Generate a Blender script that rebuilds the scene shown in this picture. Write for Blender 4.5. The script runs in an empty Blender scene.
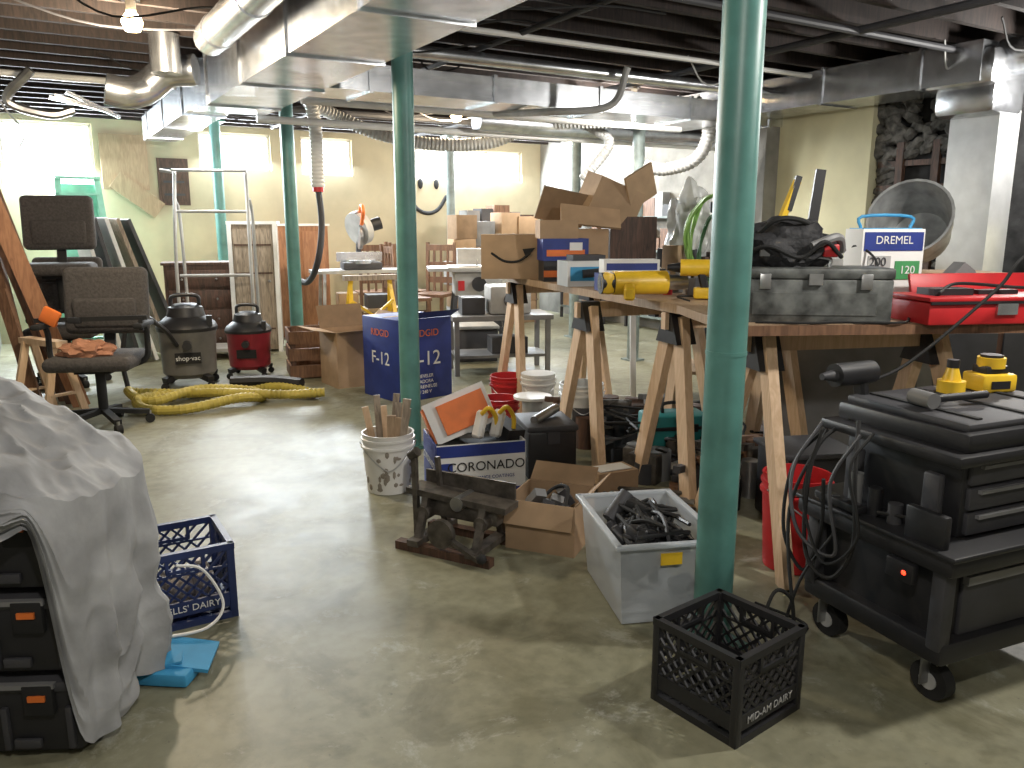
import bpy, bmesh, math, random
from mathutils import Vector, Matrix, noise
random.seed(7)
D=math.radians
sc=bpy.context.scene
try:
    sc.view_settings.view_transform='Standard'
except Exception: pass
col=sc.collection
MC={}
def mat(name,c,rough=.6,metal=0,var=.15,scale=8,emit=0,bump=0,alpha=1,trans=0,spec=.5):
    if name in MC: return MC[name]
    m=bpy.data.materials.new(name); m.use_nodes=True
    nt=m.node_tree; b=nt.nodes['Principled BSDF']
    tc=nt.nodes.new('ShaderNodeTexCoord')
    n=nt.nodes.new('ShaderNodeTexNoise'); n.inputs['Scale'].default_value=scale; n.inputs['Detail'].default_value=5
    nt.links.new(tc.outputs['Object'],n.inputs['Vector'])
    r=nt.nodes.new('ShaderNodeValToRGB')
    r.color_ramp.elements[0].position=.3; r.color_ramp.elements[1].position=.7
    r.color_ramp.elements[0].color=[x*(1-var) for x in c]+[1]
    r.color_ramp.elements[1].color=[min(1,x*(1+var)) for x in c]+[1]
    nt.links.new(n.outputs['Fac'],r.inputs['Fac']); nt.links.new(r.outputs['Color'],b.inputs['Base Color'])
    b.inputs['Roughness'].default_value=rough; b.inputs['Metallic'].default_value=metal
    b.inputs['Alpha'].default_value=alpha; b.inputs['Transmission Weight'].default_value=trans
    b.inputs['Specular IOR Level'].default_value=spec
    if emit:
        b.inputs['Emission Color'].default_value=list(c)+[1]; b.inputs['Emission Strength'].default_value=emit
    if bump:
        bn=nt.nodes.new('ShaderNodeBump'); bn.inputs['Strength'].default_value=bump; bn.inputs['Distance'].default_value=.02
        nt.links.new(n.outputs['Fac'],bn.inputs['Height']); nt.links.new(bn.outputs['Normal'],b.inputs['Normal'])
    MC[name]=m; return m
def wood(name,c,c2=None,rough=.6):
    if name in MC: return MC[name]
    m=mat(name,c,rough); nt=m.node_tree; b=nt.nodes['Principled BSDF']
    tc=nt.nodes.new('ShaderNodeTexCoord'); mp=nt.nodes.new('ShaderNodeMapping'); mp.inputs['Scale'].default_value=(9,9,1.2)
    n=nt.nodes.new('ShaderNodeTexNoise'); n.inputs['Scale'].default_value=4; n.inputs['Detail'].default_value=8; n.inputs['Distortion'].default_value=1.2
    r=nt.nodes.new('ShaderNodeValToRGB'); c2=c2 or [x*.6 for x in c]
    r.color_ramp.elements[0].position=.35; r.color_ramp.elements[1].position=.65
    r.color_ramp.elements[0].color=list(c2)+[1]; r.color_ramp.elements[1].color=list(c)+[1]
    nt.links.new(tc.outputs['Object'],mp.inputs['Vector']); nt.links.new(mp.outputs[0],n.inputs['Vector'])
    nt.links.new(n.outputs['Fac'],r.inputs['Fac']); nt.links.new(r.outputs['Color'],b.inputs['Base Color'])
    return m
# palette
black=mat('black_plastic',(.016,.016,.018),.45); blackm=mat('black_matte',(.011,.011,.011),.8)
dgrey=mat('dark_grey',(.045,.045,.05),.6); grey=mat('grey_plastic',(.18,.18,.18),.5)
lgrey=mat('light_grey',(.40,.40,.39),.5); white=mat('white_plastic',(.70,.69,.66),.4,var=.06); 
red=mat('red_plastic',(.46,.016,.02),.45); yellow=mat('yellow_plastic',(.78,.50,.03),.4); orange=mat('orange_plastic',(.72,.17,.03),.5)
blue=mat('blue_plastic',(.018,.032,.11),.45); boxblue=mat('box_blue',(.018,.038,.22),.55); lblue=mat('light_blue',(.05,.30,.55),.6)
teal=mat('teal_plastic',(.01,.18,.18),.5); green=mat('green_hose',(.22,.42,.10),.5)
galv=mat('galvanized_steel',(.68,.70,.73),.27,.95,var=.22,scale=9); tubm=mat('dull_zinc',(.33,.34,.34),.5,.6,var=.35,scale=9)
steel=mat('steel',(.4,.4,.4),.35,.9,var=.3); iron=mat('old_iron',(.10,.088,.075),.55,.5,var=.5,scale=20)
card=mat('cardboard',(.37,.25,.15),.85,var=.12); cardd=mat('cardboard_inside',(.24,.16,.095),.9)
pine=wood('pine_wood',(.68,.49,.32),(.56,.38,.23)); dkwood=wood('dark_wood',(.11,.055,.035),(.045,.025,.016)); brown=wood('brown_wood',(.21,.11,.06),(.11,.055,.03))
oldwood=wood('weathered_wood',(.40,.33,.25),(.19,.15,.11)); ply=wood('plywood',(.42,.30,.19),(.31,.21,.13)); orwood=wood('orange_wood',(.38,.18,.085),(.25,.11,.05))
fabric=mat('chair_fabric',(.062,.056,.053),.95,var=.25,scale=60,bump=.3)
tealpaint=mat('teal_paint',(.085,.225,.20),.42,var=.25,scale=5,bump=.08)
greypaint=mat('grey_green_paint',(.18,.22,.21),.5,var=.3)
toolgrey=mat('worn_grey_metal',(.105,.11,.105),.5,.2,var=.7,scale=13)
hosegrey=mat('grey_flex_hose',(.40,.40,.39),.6)
paper=mat('white_paper',(.74,.74,.72),.7,var=.04)
mint=mat('mint_paint',(.28,.6,.47),.6)
rag=mat('rust_rag',(.36,.17,.10),.95,bump=.5,scale=20)
cable=blackm

class B:
    def __init__(s,name): s.name=name; s.bm=bmesh.new(); s.m=[]
    def mi(s,m):
        if m not in s.m: s.m.append(m)
        return s.m.index(m)
    def merge(s,t,m,M=None):
        i=s.mi(m)
        if M is not None: bmesh.ops.transform(t,matrix=M,verts=t.verts)
        for f in t.faces: f.material_index=i
        me=bpy.data.meshes.new('tmp'); t.to_mesh(me); t.free(); s.bm.from_mesh(me); bpy.data.meshes.remove(me)
    def box(s,c,sz,m,rot=(0,0,0),bev=0,seg=2):
        t=bmesh.new(); bmesh.ops.create_cube(t,size=1)
        bmesh.ops.scale(t,vec=sz,verts=t.verts)
        if bev: bmesh.ops.bevel(t,geom=t.edges[:],offset=bev,segments=seg,profile=.5,affect='EDGES')
        R=Matrix.Rotation(rot[2],4,'Z')@Matrix.Rotation(rot[1],4,'Y')@Matrix.Rotation(rot[0],4,'X')
        s.merge(t,m,Matrix.Translation(c)@R); return s
    def bar(s,p0,p1,w,d,m,bev=0):
        p0=Vector(p0);p1=Vector(p1);z=(p1-p0);L=z.length;z.normalize()
        up=Vector((0,0,1)) if abs(z.z)<.95 else Vector((0,1,0))
        x=up.cross(z).normalized(); y=z.cross(x)
        M=Matrix((x,y,z)).transposed().to_4x4(); M.translation=(p0+p1)/2
        t=bmesh.new(); bmesh.ops.create_cube(t,size=1); bmesh.ops.scale(t,vec=(w,d,L),verts=t.verts)
        if bev: bmesh.ops.bevel(t,geom=t.edges[:],offset=bev,segments=1,affect='EDGES')
        s.merge(t,m,M); return s
    def cyl(s,p0,p1,r,m,r1=None,seg=20,caps=True):
        p0=Vector(p0);p1=Vector(p1);z=p1-p0;L=z.length
        q=Vector((0,0,1)).rotation_difference(z.normalized())
        t=bmesh.new(); bmesh.ops.create_cone(t,cap_ends=caps,segments=seg,radius1=r,radius2=r if r1 is None else r1,depth=L)
        s.merge(t,m,Matrix.Translation((p0+p1)/2)@q.to_matrix().to_4x4()); return s
    def lathe(s,prof,m,c=(0,0,0),rot=(0,0,0),seg=28):
        t=bmesh.new(); rings=[]
        for r,z in prof:
            if r<1e-5: rings.append([t.verts.new((0,0,z))])
            else: rings.append([t.verts.new((r*math.cos(2*math.pi*k/seg),r*math.sin(2*math.pi*k/seg),z)) for k in range(seg)])
        for a,b in zip(rings,rings[1:]):
            for k in range(seg):
                j=(k+1)%seg
                if len(a)==1 and len(b)==1: continue
                if len(a)==1: t.faces.new((a[0],b[k],b[j]))
                elif len(b)==1: t.faces.new((a[k],a[j],b[0]))
                else: t.faces.new((a[k],a[j],b[j],b[k]))
        bmesh.ops.recalc_face_normals(t,faces=t.faces)
        R=Matrix.Rotation(rot[2],4,'Z')@Matrix.Rotation(rot[1],4,'Y')@Matrix.Rotation(rot[0],4,'X')
        s.merge(t,m,Matrix.Translation(c)@R); return s
    def sph(s,c,r,m,rot=(0,0,0),sub=2):
        t=bmesh.new(); bmesh.ops.create_icosphere(t,subdivisions=sub,radius=1)
        if not hasattr(r,'__len__'): r=(r,r,r)
        R=Matrix.Rotation(rot[2],4,'Z')@Matrix.Rotation(rot[1],4,'Y')@Matrix.Rotation(rot[0],4,'X')
        s.merge(t,m,Matrix.Translation(c)@R@Matrix.Diagonal((*r,1))); return s
    def tube(s,pts,r,m,seg=8,n=8,corr=0,closed=False):
        P=[Vector(p) for p in pts]; Q=[]
        if len(P)>2 and n>1:
            E=[P[0]*2-P[1]]+P+[P[-1]*2-P[-2]]
            for i in range(1,len(E)-2):
                a,b,c,d=E[i-1:i+3]
                for k in range(n):
                    t=k/n
                    Q.append(.5*((2*b)+(c-a)*t+(2*a-5*b+4*c-d)*t*t+(3*b-a-3*c+d)*t**3))
            Q.append(P[-1])
        else: Q=P
        if corr:
            L=[0]
            for a,b in zip(Q,Q[1:]): L.append(L[-1]+(b-a).length)
            N=int(L[-1]/corr); R=[];j=0
            for i in range(N+1):
                d=L[-1]*i/N
                while j<len(L)-2 and L[j+1]<d: j+=1
                f=(d-L[j])/max(1e-6,L[j+1]-L[j]); R.append(Q[j].lerp(Q[j+1],f))
            Q=R
        t=bmesh.new(); rings=[]; T=(Q[1]-Q[0]).normalized()
        u=T.orthogonal().normalized()
        for i,p in enumerate(Q):
            T2=(Q[min(i+1,len(Q)-1)]-Q[max(i-1,0)]).normalized()
            if T2.length<.5: T2=T
            u=(T.rotation_difference(T2)@u); T=T2; u=(u-T*u.dot(T)).normalized(); v=T.cross(u)
            rr=r*(1-.16*(i%2)) if corr else r
            rings.append([t.verts.new(p+rr*(u*math.cos(2*math.pi*k/seg)+v*math.sin(2*math.pi*k/seg))) for k in range(seg)])
        for a,b in zip(rings,rings[1:]):
            for k in range(seg): t.faces.new((a[k],a[(k+1)%seg],b[(k+1)%seg],b[k]))
        t.faces.new(rings[0][::-1]); t.faces.new(rings[-1])
        s.merge(t,m); return s
    def poly(s,vs,fs,m):
        t=bmesh.new(); V=[t.verts.new(v) for v in vs]
        for f in fs: t.faces.new([V[i] for i in f])
        s.merge(t,m); return s
    def done(s,loc=(0,0,0),rz=0,scale=1,rx=0,ry=0):
        me=bpy.data.meshes.new(s.name); s.bm.to_mesh(me); s.bm.free()
        for m in s.m: me.materials.append(m)
        for p in me.polygons: p.use_smooth=True
        try: me.set_sharp_from_angle(angle=.6)
        except Exception: pass
        o=bpy.data.objects.new(s.name,me); col.objects.link(o)
        o.location=loc; o.rotation_euler=(rx,ry,rz); o.scale=(scale,)*3 if not hasattr(scale,'__len__') else scale
        return o
def text(par,st,loc,size,m,rot=(D(90),0,0),name='label'):
    c=bpy.data.curves.new(name,'FONT'); c.body=st; c.size=size; c.align_x='CENTER'; c.align_y='CENTER'; c.extrude=.0008
    c.materials.append(m); o=bpy.data.objects.new(name,c); col.objects.link(o); o.parent=par; o.location=loc; o.rotation_euler=rot
    return o
RZ=D(31)
def RW(e,n,z=0):
    return (e*.857-n*.515, e*.515+n*.857, z)

# ------------- ROOM -------------
def floor_mat():
    m=bpy.data.materials.new('painted_concrete_floor'); m.use_nodes=True; nt=m.node_tree; b=nt.nodes['Principled BSDF']; L=nt.links.new
    tc=nt.nodes.new('ShaderNodeTexCoord')
    def N(s,d,r=.5,dist=0):
        n=nt.nodes.new('ShaderNodeTexNoise'); n.inputs['Scale'].default_value=s; n.inputs['Detail'].default_value=d; n.inputs['Roughness'].default_value=r; n.inputs['Distortion'].default_value=dist
        L(tc.outputs['Object'],n.inputs['Vector']); return n
    def ramp(src,p0,c0,p1,c1):
        r=nt.nodes.new('ShaderNodeValToRGB'); r.color_ramp.elements[0].position=p0; r.color_ramp.elements[1].position=p1
        r.color_ramp.elements[0].color=(*c0,1); r.color_ramp.elements[1].color=(*c1,1); L(src,r.inputs['Fac']); return r.outputs['Color']
    def mix(bt,fac,a,bb):
        x=nt.nodes.new('ShaderNodeMix'); x.data_type='RGBA'; x.blend_type=bt
        for k,v in((0,fac),(6,a),(7,bb)):
            if hasattr(v,'is_linked'): L(v,x.inputs[k])
            else: x.inputs[k].default_value=v
        return x.outputs[2]
    n1=N(.8,8,.65); n2=N(16,8); n3=N(3.0,12,.78,.4); n4=N(1.7,6,.6,1.5); n5=N(42,4,.6)
    c=ramp(n1.outputs['Fac'],.3,(.212,.205,.132),.72,(.300,.292,.205))
    c=mix('MULTIPLY',.5,c,ramp(n2.outputs['Fac'],.3,(.55,.55,.52),.6,(1,1,1)))
    c=mix('MULTIPLY',.65,c,ramp(n4.outputs['Fac'],.36,(.50,.48,.40),.5,(1,1,1)))
    f=ramp(n3.outputs['Fac'],.555,(0,0,0),.63,(.65,.65,.65))
    c=mix('MIX',f,c,(.38,.38,.32,1))
    f2=ramp(n5.outputs['Fac'],.66,(0,0,0),.72,(.5,.5,.5)); c=mix('MIX',f2,c,(.07,.065,.05,1))
    L(c,b.inputs['Base Color'])
    rr=nt.nodes.new('ShaderNodeMapRange'); rr.inputs[3].default_value=.26; rr.inputs[4].default_value=.62; L(n3.outputs['Fac'],rr.inputs[0]); L(rr.outputs[0],b.inputs['Roughness'])
    bp=nt.nodes.new('ShaderNodeBump'); bp.inputs['Strength'].default_value=.18; bp.inputs['Distance'].default_value=.01; L(n3.outputs['Fac'],bp.inputs['Height']); L(bp.outputs['Normal'],b.inputs['Normal'])
    b.inputs['Specular IOR Level'].default_value=.4
    return m
creamw=mat('cream_painted_wall',(.50,.44,.30),.8,var=.16,scale=1.6,bump=.1)
creamr=mat('cream_yellow_panel',(.64,.60,.39),.75,var=.12,scale=2)
conc=mat('bare_concrete_wall',(.25,.245,.225),.9,var=.4,scale=2.5,bump=.2)
torn=mat('torn_dark_wall',(.025,.025,.025),.95,var=.7,scale=7,bump=.8)
b=B('floor'); b.box((3.5,5,-.05),(12,17,.1),floor_mat()); b.done(rz=RZ)
b=B('ceiling'); b.box((3.5,5,3.29),(12,17,.06),mat('subfloor_boards',(.040,.026,.020),.85,var=.5,scale=3)); b.done(rz=RZ)
b=B('ceiling_joists'); jw=wood('joist_wood',(.034,.022,.018),(.014,.010,.009),.85)
n=-2.6
while n<12.8:
    b.box((3.5,n,3.13),(9.8,.05,.25),jw); n+=.41
for e in (.6,4.4): 
    for k in range(36): b.bar((e-.0,-2.6+.41*k,3.03),(e+.35,-2.6+.41*(k+1),3.22),.03,.03,jw)
b.done(rz=RZ)
wins=[(-.15,.95,1.98,2.95),(2.33,3.38,2.4,2.93),(3.85,4.68,2.36,2.93),(5.8,7.9,2.33,2.86)]
b=B('wall_far'); xs=[-1.3]
for w in wins: xs+= [w[0],w[1]]
xs.append(8.5)
for i in range(0,len(xs)-1):
    x0,x1=xs[i],xs[i+1]
    if i%2==0: b.box(((x0+x1)/2,12.95,1.63),(x1-x0,.3,3.26),creamw)
    else:
        w=wins[i//2]; b.box(((x0+x1)/2,12.95,w[2]/2),(x1-x0,.3,w[2]),creamw); b.box(((x0+x1)/2,12.95,(w[3]+3.26)/2),(x1-x0,.3,3.26-w[3]),creamw)
b.done(rz=RZ)
glass=mat('overcast_daylight_glass',(.93,.97,1.0),.3,emit=12,var=.02)
for i,w in enumerate(wins):
    b=B('window_%d'%(i+1)); cx=(w[0]+w[1])/2; cz=(w[2]+w[3])/2; W=w[1]-w[0]; H=w[3]-w[2]
    b.box((cx,12.96,cz),(W,.02,H),glass)
    for z in(w[2]+.02,w[3]-.02): b.box((cx,12.9,z),(W,.06,.04),white)
    k=1 if W<1.5 else 3
    for j in range(k+1): b.box((w[0]+.02+(W-.04)*j/k,12.9,cz),(.035,.06,H),white)
    b.done(rz=RZ)
    l=bpy.data.lights.new('window_daylight','AREA'); l.shape='RECTANGLE'; l.size=W; l.size_y=H; l.energy=330*W*H; l.color=(.86,.94,1)
    o=bpy.data.objects.new('window_daylight',l); col.objects.link(o); o.location=RW(cx,12.75,cz); o.rotation_euler=(D(-66),0,RZ); 
b=B('wall_left'); b.box((-1.3,1.6,1.63),(.2,9.4,3.26),conc); b.box((-.9,6.3,1.63),(1,.2,3.26),conc); b.box((-.5,9.6,1.63),(.2,6.6,3.26),conc); b.done(rz=RZ)
b=B('wall_back'); b.box((3.5,-3,1.63),(10,.2,3.26),conc); b.done(rz=RZ)
b=B('wall_right'); b.box((8.4,9.5,1.63),(.2,7,3.26),conc); b.box((7.6,6.2,1.63),(1.6,.15,3.26),conc)
b.box((7.1,5.62,1.63),(.2,1.2,3.26),creamr)
b.box((7.25,1.0,1.63),(.2,8.1,3.26),torn)
b.box((7.12,2.0,.8),(.15,3.0,1.6),creamr)
b.done(rz=RZ)
b=B('window_5'); b.box((7.13,2.9,2.1),(.03,1.0,1.0),mat('dark_glass',(.01,.01,.012),.1)); 
for n_ in (2.4,3.4): b.box((7.11,n_,2.1),(.05,.05,1.05),dgrey)
b.box((7.11,2.9,2.62),(.05,1.05,.05),dgrey); b.box((7.11,2.9,1.58),(.05,1.05,.05),dgrey); b.done(rz=RZ)
b=B('torn_plaster'); rp=mat('ragged_plaster',(.10,.095,.085),.95,var=.8,scale=14,bump=.6)
random.seed(3)
for side in range(2):
    for k in range(60):
        z=1.1+k*.028; w=.05+random.random()*.26
        nn=5.02-w/2 if side==0 else 4.12+w*.3
        b.sph((7.1+random.random()*.04,nn,z),(.03+random.random()*.03,w*.6,.05),rp,rot=(random.uniform(-.6,.6),0,random.uniform(-.15,.15)),sub=1)
for k in range(60): b.sph((7.1,random.uniform(4.1,5.05),random.uniform(2.25,2.75)),(.05,.1,.06),rp,rot=(random.uniform(-.8,.8),0,random.uniform(-.3,.3)),sub=1)
for k in range(4): b.box((7.1,4.6,1.5+k*.22),(.06,.75,.05),dkwood)
b.box((7.08,4.75,1.75),(.05,.07,1.2),dkwood); b.box((7.08,4.4,1.75),(.05,.07,1.2),dkwood)
b.done(rz=RZ)
b=B('smiley_graffiti'); paint=mat('black_spray_paint',(.01,.01,.01),.7)
sx,sz=6.0,2.02
b.tube([(sx-.36,12.785,sz+.05),(sx-.2,12.785,sz-.17),(sx,12.785,sz-.24),(sx+.2,12.785,sz-.17),(sx+.36,12.785,sz+.05)],.034,paint)
b.sph((sx-.13,12.79,sz+.25),(.05,.012,.09),paint); b.sph((sx+.17,12.79,sz+.25),(.05,.012,.09),paint); b.done(rz=RZ)
b=B('plywood_sheet'); b.box((1.32,12.74,2.45),(.6,.03,.75),ply); b.box((1.45,12.7,2.0),(.7,.03,.25),ply,rot=(0,D(38),0)); b.done(rz=RZ)
b=B('wall_poster'); b.box((1.95,12.77,2.2),(.42,.02,.66),dkwood); b.box((1.95,12.755,2.2),(.34,.02,.56),dkwood)
for k in range(3): b.box((1.95,12.74,2.02+k*.18),(.28,.01,.03),dgrey)
b.done(rz=RZ)

def pole(x,y,top=3.0,r=.0725,m=tealpaint):
    b=B('support_column'); b.cyl((0,0,.02),(0,0,top-.02),r,m,seg=32)
    b.box((0,0,.01),(.2,.2,.02),m); b.box((0,0,top-.012),(.24,.24,.024),m); b.cyl((0,0,1.15),(0,0,1.165),r+.002,m,seg=32)
    b.done((x,y,0),RZ)
for p in [(.78,2.88),(-.74,5.7),(-2.43,9.0),(-4.1,11.5)]: pole(*p)
for p in [(1.45,9.5),(.89,11.5),(-1.0,13.4)]: pole(*p,m=greypaint,r=.07)
b=B('main_air_duct')
b.box((1.75,3.2,2.8),(.6,9.4,.4),galv); b.box((1.7,9.9,2.84),(.4,4.2,.3),galv)
for k in range(8): b.box((1.75,-1+k*1.2,2.8),(.63,.035,.43),galv)
for k in range(3): b.box((1.7,8.9+k*1.3,2.84),(.43,.03,.33),galv)
b.done(rz=RZ)
b=B('branch_air_duct'); b.box((4.6,6.35,2.71),(5.1,.5,.2),galv)
for k in range(5): b.box((2.4+k*1.1,6.35,2.71),(.03,.53,.23),galv)
b.cyl((2.2,7.2,2.78),(8.0,7.2,2.78),.09,galv); b.cyl((2.1,6.9,2.62),(6.3,6.9,2.62),.03,white)
b.cyl((4.3,7.9,2.7),(8.2,7.9,2.7),.12,galv); b.cyl((2.1,5.75,2.86),(7.0,5.75,2.86),.05,galv); b.done(rz=RZ)
b=B('round_air_duct'); b.tube([(1.24,1.5,2.86),(1.24,4,2.86),(1.24,6.1,2.86)],.11,galv,seg=20,n=3)
for k in range(5): b.cyl((1.24,2+k*.95,2.86),(1.24,2.03+k*.95,2.86),.118,galv)
b.tube([(1.3,7.0,2.8),(1.1,7.1,2.78),(.95,7.15,2.66),(.8,7.1,2.6),(.65,7.1,2.62)],.12,galv,seg=20,n=5)
b.cyl((1.05,6.8,2.72),(1.05,6.8,3.0),.11,galv); b.tube([(.2,8.3,2.9),(0,8.4,2.65),(.3,8.4,2.55),(.5,8.4,2.6)],.04,steel)
for r_ in (.03,.05,.02): b.box((.5+r_*4,8.9,2.72),(.5,.04,.03),galv,rot=(0,r_*8,r_*4))
b.done(rz=RZ)
b=B('wall_air_duct'); b.box((6.65,6.0,2.84),(.5,4.6,.3),galv)
for k in range(5): b.box((6.65,4.2+k*.95,2.84),(.53,.03,.33),galv)
whd=mat('bright_sheet_metal',(.72,.73,.73),.35,.6,var=.08)
b.box((6.8,3.85,1.65),(.3,.40,1.7),whd); b.box((6.7,3.86,2.6),(.45,.5,.3),galv,bev=.06); b.box((6.66,3.9,2.8),(.5,.6,.3),galv,bev=.08)
b.cyl((6.7,1.5,2.88),(6.7,3.7,2.88),.14,galv); b.done(rz=RZ)
b=B('dust_collection_hose')
b.tube([(-2.2,9.0,2.9),(-1.9,9.3,2.76),(-1.5,9.4,2.6),(-.9,9.5,2.5),(-.3,9.6,2.52),(.1,9.6,2.65),(.5,9.4,2.72),(1.4,9.1,2.7)],.075,hosegrey,seg=12,n=10,corr=.022)
b.tube([(-2.15,8.9,2.98),(-2.12,9.0,2.6),(-2.12,9.0,2.0)],.075,white,seg=12,n=10,corr=.02)
b.tube([(-2.12,9.0,2.0),(-2.1,9.0,1.6),(-2.15,8.95,1.2),(-2.35,9.25,.95),(-2.6,9.5,1.0)],.035,dgrey,seg=10)
b.cyl((-2.12,9,1.95),(-2.12,9,2.05),.06,red)
b.tube([(1.9,8.8,2.9),(2.1,8.9,2.6),(2.0,9.0,2.3),(1.7,9.2,2.2),(1.5,9.3,2.25)],.075,hosegrey,seg=12,n=10,corr=.022)
b.tube([(2.2,8.6,2.7),(2.25,8.7,2.3),(2.3,8.8,1.9)],.07,lgrey,seg=12,n=8,corr=.022)
b.tube([(.9,9.6,2.7),(1.1,9.4,2.5),(.8,9.3,2.1)],.06,lgrey,seg=12,n=8,corr=.022)
b.done()
b=B('pvc_pipe'); 
for (p,q,r) in [((2.0,8.0,2.58),(8,8.0,2.58),.035),((2.6,5.2,2.93),(6.3,5.2,2.93),.02),((-.2,8.6,2.9),(1.4,8.6,2.9),.03)]: b.cyl(p,q,r,white,seg=10)
b.tube([(3.9,6.8,2.62),(3.95,6.0,2.55),(4.4,5.7,2.6),(4.5,5.6,2.9)],.03,hosegrey,seg=8)
b.done(rz=RZ)
b=B('iron_water_pipe')
for (p,q,r) in [((3.2,-1,2.95),(3.2,12,2.95),.022),((2.4,3.9,2.94),(6.8,3.9,2.94),.025),((-.2,4.6,2.95),(1.0,4.6,2.95),.02),((2.3,9.6,2.9),(8.2,9.6,2.9),.04),((5.2,2,2.96),(5.2,12,2.9),.03)]: b.cyl(p,q,r,dgrey,seg=10)
b.done(rz=RZ)
b=B('ceiling_wiring')
random.seed(5)
for k in range(30):
    e=random.uniform(-.2,6.2); n=random.uniform(2.5,11); L=random.uniform(.8,2.2)
    b.tube([(e,n,2.99),(e+L*.3,n+.1,2.9-random.random()*.1),(e+L*.7,n+.05,2.93),(e+L,n+.2,2.99)],.007,random.choice([blackm,dgrey,lgrey]),seg=5,n=5)
b.tube([(-.1,9,3),(-.05,9,2.7),(.1,9,2.45),(.05,9,2.3)],.008,lgrey,seg=5)
b.done(rz=RZ)
def bulb_or_fill(x,y,z,en,colr=(1,.80,.55)):
    b=B('ceiling_or_fill_bulb'); b.cyl((0,0,.05),(0,0,.13),.03,white); b.cyl((0,0,.11),(0,0,.15),.06,black)
    b.lathe([(0,-.08),(.045,-.07),(.065,-.02),(.055,.01),(.02,.05)],mat('warm_bulb_glow',(1,.70,.36),.3,emit=60)); b.done((x,y,z))
    l=bpy.data.lights.new('bulb_or_fill_light','POINT'); l.energy=en; l.color=colr; l.shadow_soft_size=.08
    o=bpy.data.objects.new('bulb_or_fill_light',l); col.objects.link(o); o.location=(x,y,z-.17)
bulb_or_fill(-2.42,5.45,2.89,170,(1,.84,.62))
bulb_or_fill(-.66,9.9,2.87,170)
W=(1,.97,.92)
bulb_or_fill(2.5,2.6,2.85,180,W); bulb_or_fill(1.25,8.6,2.85,150,W); bulb_or_fill(.1,.3,2.85,120,W); bulb_or_fill(-3.6,9.6,2.85,150,W); bulb_or_fill(.9,12.5,2.85,150,W); bulb_or_fill(-.2,3.2,2.85,60,W); bulb_or_fill(4.2,6.0,2.85,170,W)  # first bulb inferred from shadows; the rest are added fill without known fixtures

# ------------- objects -------------
def milk_crate(loc,rz,m,txt,tm,sc_=1):
    w=.165;h=.285; b=B('milk_crate')
    for sx in(-1,1):
        for sy in(-1,1): b.box((sx*(w-.012),sy*(w-.012),h/2),(.028,.028,h),m,bev=.006)
    for sx,ax in((0,'x'),(1,'y')):
        for s in(-1,1):
            def P(u,z,t,L,hh,rot=0):
                if ax=='x': b.box((u,s*(w-.008),z),(L,t,hh),m,rot=(0,rot,0))
                else: b.box((s*(w-.008),u,z),(t,L,hh),m,rot=(rot,0,0))
            P(0,h-.012,.022,.33,.024); P(0,.012,.018,.33,.024); 
            P(0,.072,.012,.31,.052)
            P(0,.20,.010,.31,.008)
            z0,z1=.10,h-.02
            for k in range(-3,8):
                for sg in(-1,1):
                    L=z1-z0; u0=-.16+k*.0457; ua,ub=u0,u0+sg*L
                    za,zb=z0,z1
                    lo,hi=-.155,.155
                    if ua<lo and ub<lo or ua>hi and ub>hi: continue
                    f0,f1=0,1
                    for lim in(lo,hi):
                        f=(lim-ua)/(ub-ua)
                        if 0<f<1:
                            if (ua<lo and lim==lo) or (ua>hi and lim==hi): f0=max(f0,f)
                            else: f1=min(f1,f)
                    if f1<=f0: continue
                    A=(ua+(ub-ua)*f0,za+(zb-za)*f0);Bp=(ua+(ub-ua)*f1,za+(zb-za)*f1)
                    if ax=='x': b.bar((A[0],s*(w-.008),A[1]),(Bp[0],s*(w-.008),Bp[1]),.008,.008,m)
                    else: b.bar((s*(w-.008),A[0],A[1]),(s*(w-.008),Bp[0],Bp[1]),.008,.008,m)
            P(0,.215,.02,.13,.012);P(0,.265,.02,.13,.012);P(-.06,.24,.02,.012,.05);P(.06,.24,.02,.012,.05)
    for k in range(9): b.box((-.15+k*.0375,0,.012),(.008,.32,.01),m); b.box((0,-.15+k*.0375,.012),(.32,.008,.01),m)
    b.box((0,0,.006),(.31,.31,.006),m)
    o=b.done(loc,rz,sc_); text(o,txt,(0,-w-.0005,.072),.034,tm); return o
c1=milk_crate((-1.41,3.17,0),D(31),blue,"WELLS' DAIRY",paper,1.15)
c2=milk_crate((.73,2.48,0),D(38),black,"MID-AM DAIRY",lgrey,1.07)
b=B('plastic_bag'); 
for k in range(9): b.sph((random.uniform(-.08,.08),random.uniform(-.07,.07),.06+random.random()*.06),(.06,.05,.04),mat('clear_bag',(.42,.37,.33),.25,bump=.8,scale=30),rot=(random.random()*3,)*3)
b.done((-1.40,3.16,.015),D(35),1.1)

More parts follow.
